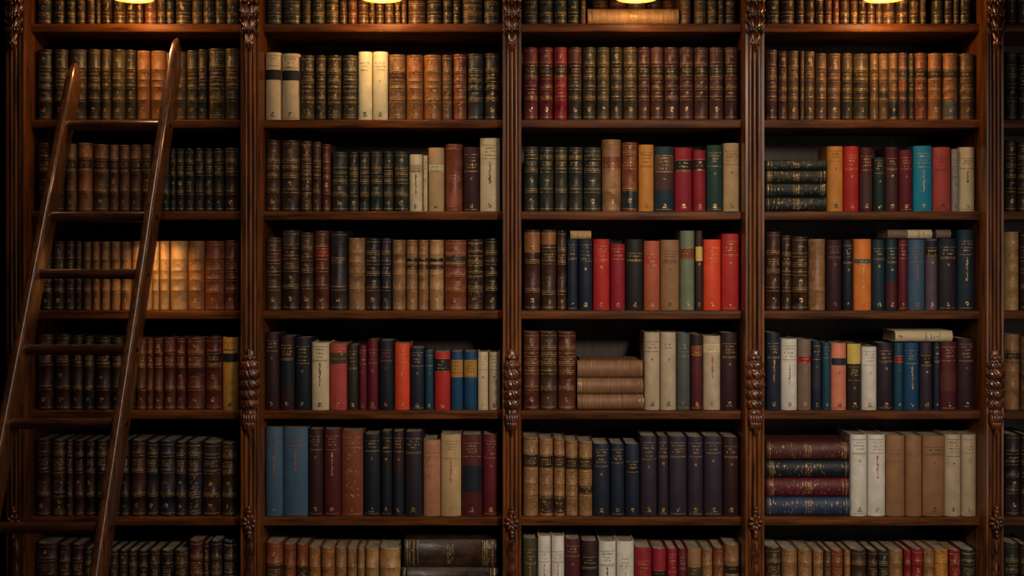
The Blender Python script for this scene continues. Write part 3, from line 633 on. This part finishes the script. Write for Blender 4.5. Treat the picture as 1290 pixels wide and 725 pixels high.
row(3, 6, 640, 520, T, [(66,126,560,'C','olive','t=.5-.85 vert=.3'),(132,190,548,'C','white','ink=copper t=.6-.8 vert=.3'),(193,252,548,'C','white','ink=copper t=.6-.8 vert=.3'),(254,323,562,'C','maroon'),(326,402,570,'C','dkmaroon','lab=black@.6-.8'),(404,481,572,'C','white','ink=black t=.6-.86 vert=.2'),(484,560,572,'C','white','ink=copper t=.6-.8 vert=.2 g=.3','off white cloth book beside the crimson set'),(565,641,600,'C','crimson','t=.6-.8'),(644,708,605,'C','crimson','lab=black@.45-.7'),(710,756,605,'C','crimson'),(758,797,605,'C','dkcrimson','','narrow deep crimson cloth book'),(800,863,605,'C','tan','lab=olive@.5-.75'),(866,913,605,'L','tan'),(916,961,600,'L','rust'),(966,1042,585,'L','tan','lab=dkgreen@.5-.72')])
# ---- fourth bay
R = .26357
row(4, 0, 950, 0, R, [(62,120,-290,'L','bkgreen'),(128,192,-290,'L','bkbrown'),(203,243,-290,'L','bkbrown'),(246,291,-285,'L','bkbrown'),(296,335,-285,'L','bkbrown'),(338,374,-285,'L','plumbrown'),(378,409,-280,'L','redbrown'),(412,459,-280,'L','bkbrown'),(462,499,-280,'L','dkbrown'),(502,541,-280,'L','bkbrown'),(544,581,-280,'L','dkbrown'),(584,617,-280,'L','bkbrown'),(620,681,-280,'L','dkbrown','','broad dark brown leather book'),(684,741,-280,'L','bkbrown'),(746,791,-285,'L','bkbrown','dense'),(796,827,-285,'L','bkbrown'),(858,907,-290,'L','bkgreen'),(912,950,-290,'L','bkbrown'),(956,976,-290,'L','bkbrown','','very narrow black brown leather book'),(985,1042,-290,'L','dkgreen')], [.12,.28,.55,.75])
B14 = [.31, .445, .605, .765]
row(4, 1, 950, 0, R, [(60,113,237,'L','plumbrown'),(118,161,245,'L','plumbrown'),(164,217,243,'L','brown'),(222,241,245,'L','brown','','very narrow brown leather book'),(243,292,245,'L','brown'),(296,349,255,'L','brown'),(354,417,255,'L','brown'),(422,471,255,'L','olive'),(477,555,257,'L','olive','','broad olive leather book'),(558,598,257,'L','tooled'),(600,645,257,'L','tooled','pan=dkgreen@.32-.44'),(648,692,255,'L','tooled','pan=dkteal@.03-.3'),(694,739,252,'L','plumbrown','lab=dkteal@.62-.76 pan=rust@.45-.6','pinkish brown leather book with blue title panel'),(741,768,256,'L','dkgreen','','narrow dark green leather book'),(770,833,253,'L','rust','lab=bkbrown@.62-.75'),(836,903,254,'L','amber','lab=bkbrown@.62-.75'),(906,981,254,'L','amber','lab=bkbrown@.62-.75 pan=dkgrey@.03-.30','amber leather book with grey foot'),(986,1062,255,'L','brown','lab=bkbrown@.62-.75')], B14)
row(4, 2, 950, 160, R, [(352,429,92,'C','ochre','ink=black t=.66-.9'),(432,499,92,'C','red','t=.64-.84'),(508,566,98,'C','maroon','pan=plumbrown@.04-.6 t=.62-.84','maroon cloth book fading to brown'),(574,628,146,'C','dkgreen','t=.72-.92'),(632,692,96,'C','plumbrown','pan=maroon@.78-.98 t=.62-.8','brown cloth book with maroon head'),(696,760,110,'C','dkcrimson','t=.7-.85'),(766,853,90,'C','turquoise','t=.62-.86 vert=.3'),(860,943,96,'C','coral','ink=black t=.6-.84'),(948,980,106,'C','grey','ink=black t=.5-.8'),(983,1060,96,'C','cream','ink=black t=.64-.8 vert=.45')])
stack(4, 2, 950, 160, R, [(58,347,331,395,'L','bkgreen','streak fleck b=.06,.94 g=.4 t=.45-.55','black green leather book lying flat, lowest of four'),(58,345,265,327,'L','bkgreen','streak fleck b=.06,.94 g=.4 t=.45-.55','black green leather book lying second from bottom of four'),(58,346,203,261,'L','dkolive','streak fleck b=.06,.94 g=.4 t=.45-.55','dark olive leather book lying third from bottom of four'),(58,343,157,200,'L','dkgreen','streak fleck b=.06,.94 g=.4 t=.45-.55','dark green leather book lying flat, topmost of four')], dmax=.16)
row(4, 3, 950, 280, R, [(60,127,45,'L','dkmaroon','b=.27,.5,.74'),(134,181,62,'L','bkbrown'),(184,261,68,'L','bkbrown','','broad black brown leather book'),(266,343,80,'L','tan','b=.28 g=.4 ink=copper t=.7-.85','smooth tan leather book'),(350,423,84,'C','dkmaroon','ink=copper t=.66-.88'),(426,475,85,'C','dknavy'),(480,564,80,'C','orange','lab=dkgrey@.66-.72 g=.5 vert=.06','orange cloth book with a grey title strip'),(568,631,82,'C','dkteal','t=.66-.85'),(633,689,80,'C','dkteal','pan=maroon@.04-.4 t=.66-.85','dark teal cloth book with maroon foot'),(692,738,82,'C','dkcrimson'),(740,821,82,'C','steel','t=.7-.86 vert=.4 ink=copper'),(824,881,78,'C','greyplum','pan=navy@.76-.97 lab=olive@.76-.87'),(884,972,78,'C','dkplum','t=.62-.86 pan=navy@.88-.98'),(976,1060,36,'C','dkteal','t=.6-.84 vert=.3','tall dark teal cloth book with gilt lettering')], [.28,.5,.62,.75])
stack(4, 3, 950, 280, R, [(640,852,34,77,'C','greybrown','lab=cream@.45-.99 ink=black','grey book lying flat upon upright books, cream title panel')], dmax=.14)
stack(4, 3, 950, 280, R, [(872,942,34,75.5,'C','greybrown','plain','small grey book lying flat beside tall teal one')], dmax=.12)
row(4, 4, 950, 400, R, [(62,129,72,'C','navy','t=.66-.84 vert=.3'),(132,209,102,'C','white','ink=copper t=.6-.88 vert=.3','off white cloth book beside the navy one'),(212,276,104,'C','greybrown','lab=crimson@.66-.76'),(280,326,110,'C','navy','pan=plum@.3-.62','narrow navy cloth book with plum middle'),(328,369,118,'C','teal'),(372,443,122,'C','salmon','lab=dkteal@.67-.77 ink=black'),(448,515,122,'C','bkbrown','pan=yellow@.69-.99 t=.4-.62','black cloth book with yellow head'),(518,589,140,'C','white','ink=copper t=.6-.9','short off white cloth book'),(594,668,122,'C','dkplum','t=.64-.86'),(672,717,120,'C','teal','lab=crimson@.70-.80'),(720,793,120,'C','blue','t=.7-.86 vert=.3'),(796,857,118,'C','plum','lab=black@.66-.8'),(860,892,118,'C','navy','','very narrow navy cloth book'),(894,972,116,'C','maroon','pan=redbrown@.28-.56'),(976,1060,100,'C','dkmaroon')])
stack(4, 4, 950, 400, R, [(676,950,62,115.5,'C','cream','ink=black t=.15-.75','cream book lying flat upon upright books')], dmax=.15)
row(4, 5, 950, 520, T, [(432,507,97,'C','white','ink=black t=.72-.92'),(510,589,97,'C','white','ink=copper t=.72-.92 vert=.4'),(592,676,102,'C','tan','ink=copper t=.7-.84'),(679,752,102,'C','tan','ink=copper t=.76-.84'),(756,851,103,'C','tan','ink=black t=.78-.84','broad brownish tan cloth book'),(854,926,97,'C','beige','ink=black t=.64-.92'),(929,1000,97,'C','beige','ink=copper t=.64-.92')])
stack(4, 5, 950, 520, T, [(58,428,376,456,'L','dullblue','streak fleck b=.06,.94 g=.4 t=.45-.55','dull blue leather book lying flat, lowest of four'),(58,427,291,370,'L','dkcrimson','streak fleck b=.06,.94 g=.4 t=.45-.55','deep crimson leather book lying second from bottom of four'),(58,426,211,285,'L','dknavy','streak fleck b=.06,.94 g=.4 t=.45-.55','dark navy leather book lying third from bottom of four'),(58,425,128,206,'L','redbrown','streak fleck b=.06,.94 g=.4 t=.45-.55','red brown leather book lying flat, topmost of four')], dmax=.18)
row(4, 6, 950, 520, T, [(56,117,600,'L','dkolive'),(128,197,608,'L','tan','dense'),(200,263,608,'L','tan','dense'),(266,314,612,'L','tan'),(316,345,612,'L','brown','','narrow brown leather book'),(348,402,612,'L','rust','dense'),(404,431,612,'L','tan','','narrow tan leather book'),(434,505,610,'L','bkbrown','lab=maroon@.4-.6'),(510,555,612,'L','dkbrown'),(558,603,612,'L','dkgreen'),(606,663,612,'L','tan','lab=dkgreen@.4-.6'),(672,702,610,'L','crimson','lab=tan@.4-.6'),(704,751,605,'L','crimson','lab=black@.4-.6'),(760,807,608,'L','tan','dense lab=maroon@.4-.6'),(810,869,608,'L','ochre','dense'),(874,923,612,'L','crimson','dense'),(928,1000,610,'L','dkgreen','dense')], [.35,.6,.82])
# ---- the bays cut off at both edges
for rw_, bs_ in ((0, [(1269,1281,-75,'L','bkgreen'),(1283,1297,-75,'L','bkbrown','')]), (1, [(1269,1281,65,'L','dkgreen'),(1284,1298,66,'L','dknavy')]), (2, [(1268,1281,177,'L','bkbrown'),(1283,1297,179,'L','bkbrown')]),
                 (3, [(1267,1285,292,'L','ltan'),(1287,1300,292,'L','bkbrown')]), (4, [(1268,1286,421,'L','tan','lab=black@.62-.76'),(1288,1302,424,'L','brown')]), (5, [(1269,1286,547,'L','dknavy'),(1288,1300,547,'L','black')]), (6, [(1268,1285,684,'L','dkgreen'),(1287,1300,686,'L','bkbrown')])):
    row(5, rw_, 0, 0, 1.0, bs_, [.3,.5,.65,.78])
for rw_, ty_ in ((1, 66), (2, 182), (3, 300), (4, 428), (5, 552)):
    row(0, rw_, 0, 0, 1.0, [(-16, -1, ty_, 'L', 'tan' if rw_ == 4 else 'bkbrown')], [.3,.5,.65,.78])
# ---------------------------------------------------------------- labels
def base_desc(r):
    if r['words']: return r['words']
    d = PAL[r['color']][1]+(' leather book' if r['kind'] == 'L' else ' cloth book')
    if r['extra']: d += ' '+r['extra']
    elif r['inkc'] == 'black': d += ' lettered black'
    return d
from collections import Counter, defaultdict
shelves = defaultdict(list)
for r in RECS: shelves[r['bay'], r['row']].append(r)
for (bay, rw), rs in shelves.items():
    cnt = Counter(base_desc(r) for r in rs)
    up = [r for r in rs if not r.get('fixed')]; up.sort(key=lambda r: r['i'])
    for r in rs:
        d = base_desc(r); where = f'{ROWN[rw]} shelf of {BAYN[bay]}'
        if cnt[d] > 1:
            k = up.index(r); n = len(up)
            pos = 'at left end of' if k == 0 else 'at right end of' if k == n-1 else f'{ORD[k]} from left on' if k <= n-1-k or n-1-k == 1 and False else (f'{ORD[n-1-k]} from right on')
            lab = f'{d}, {pos} {where}'
        else: lab = f'{d}, on {where}'
        if len(lab.replace('-', ' ').split()) > 16: raise ValueError(lab)
        r['o']['label'] = lab; r['o']['category'] = 'book'
        r['o']['group'] = f'books on the {ROWN[rw]} shelf of the {BAYN[bay]}'
# ---------------------------------------------------------------- unseen lights: an assumed spot, an added side light and glint strip
def area(name, loc, target, sx, sy, e, col):
    L = bpy.data.lights.new(name, 'AREA'); L.shape = 'RECTANGLE'; L.size = sx; L.size_y = sy; L.energy = e; L.color = col
    o = bpy.data.objects.new(name, L); COL.objects.link(o); o.location = loc
    o.rotation_euler = (Vector(target)-Vector(loc)).to_track_quat('-Z', 'Y').to_euler(); return o
def spot(name, loc, target, ang, blend, e, col, r):
    L = bpy.data.lights.new(name, 'SPOT'); L.energy = e; L.color = col; L.spot_size = math.radians(ang); L.spot_blend = blend; L.shadow_soft_size = r
    o = bpy.data.objects.new(name, L); COL.objects.link(o); o.location = loc
    o.rotation_euler = (Vector(target)-Vector(loc)).to_track_quat('-Z', 'Y').to_euler(); return o
spot('assumed_front_spot', (1.0, -3.1, 2.65), (.4, 0, .95), 60, 1.0, 265, (1, .84, .68), .2)  # unseen spot, assumed from the frontal light on the spines
area('added_side_light', (2.3, -2.0, 1.5), (-.6, 0, 1.2), .9, 2.0, 9, (1, .90, .82))  # unseen area light added for thin edge highlights; no window stands here
cs = area('added_glint_strip', (-.15, -1.95, 3.1), (-.15, -1.95, 0), .22, 2.6, 15, (1, .86, .74))  # unseen strip light, added for the bright edge along the ladder rails
cs.rotation_euler = (0, 0, math.atan2(1.05, 1.75))
w = bpy.data.worlds.new('world'); sc.world = w; w.use_nodes = True
w.node_tree.nodes['Background'].inputs[0].default_value = (1, .8, .6, 1); w.node_tree.nodes['Background'].inputs[1].default_value = .002
sc.view_settings.view_transform = 'Standard'; sc.view_settings.look = 'None'; sc.view_settings.gamma = 1; sc.view_settings.exposure = -0.12
sc.view_settings.use_curve_mapping = False
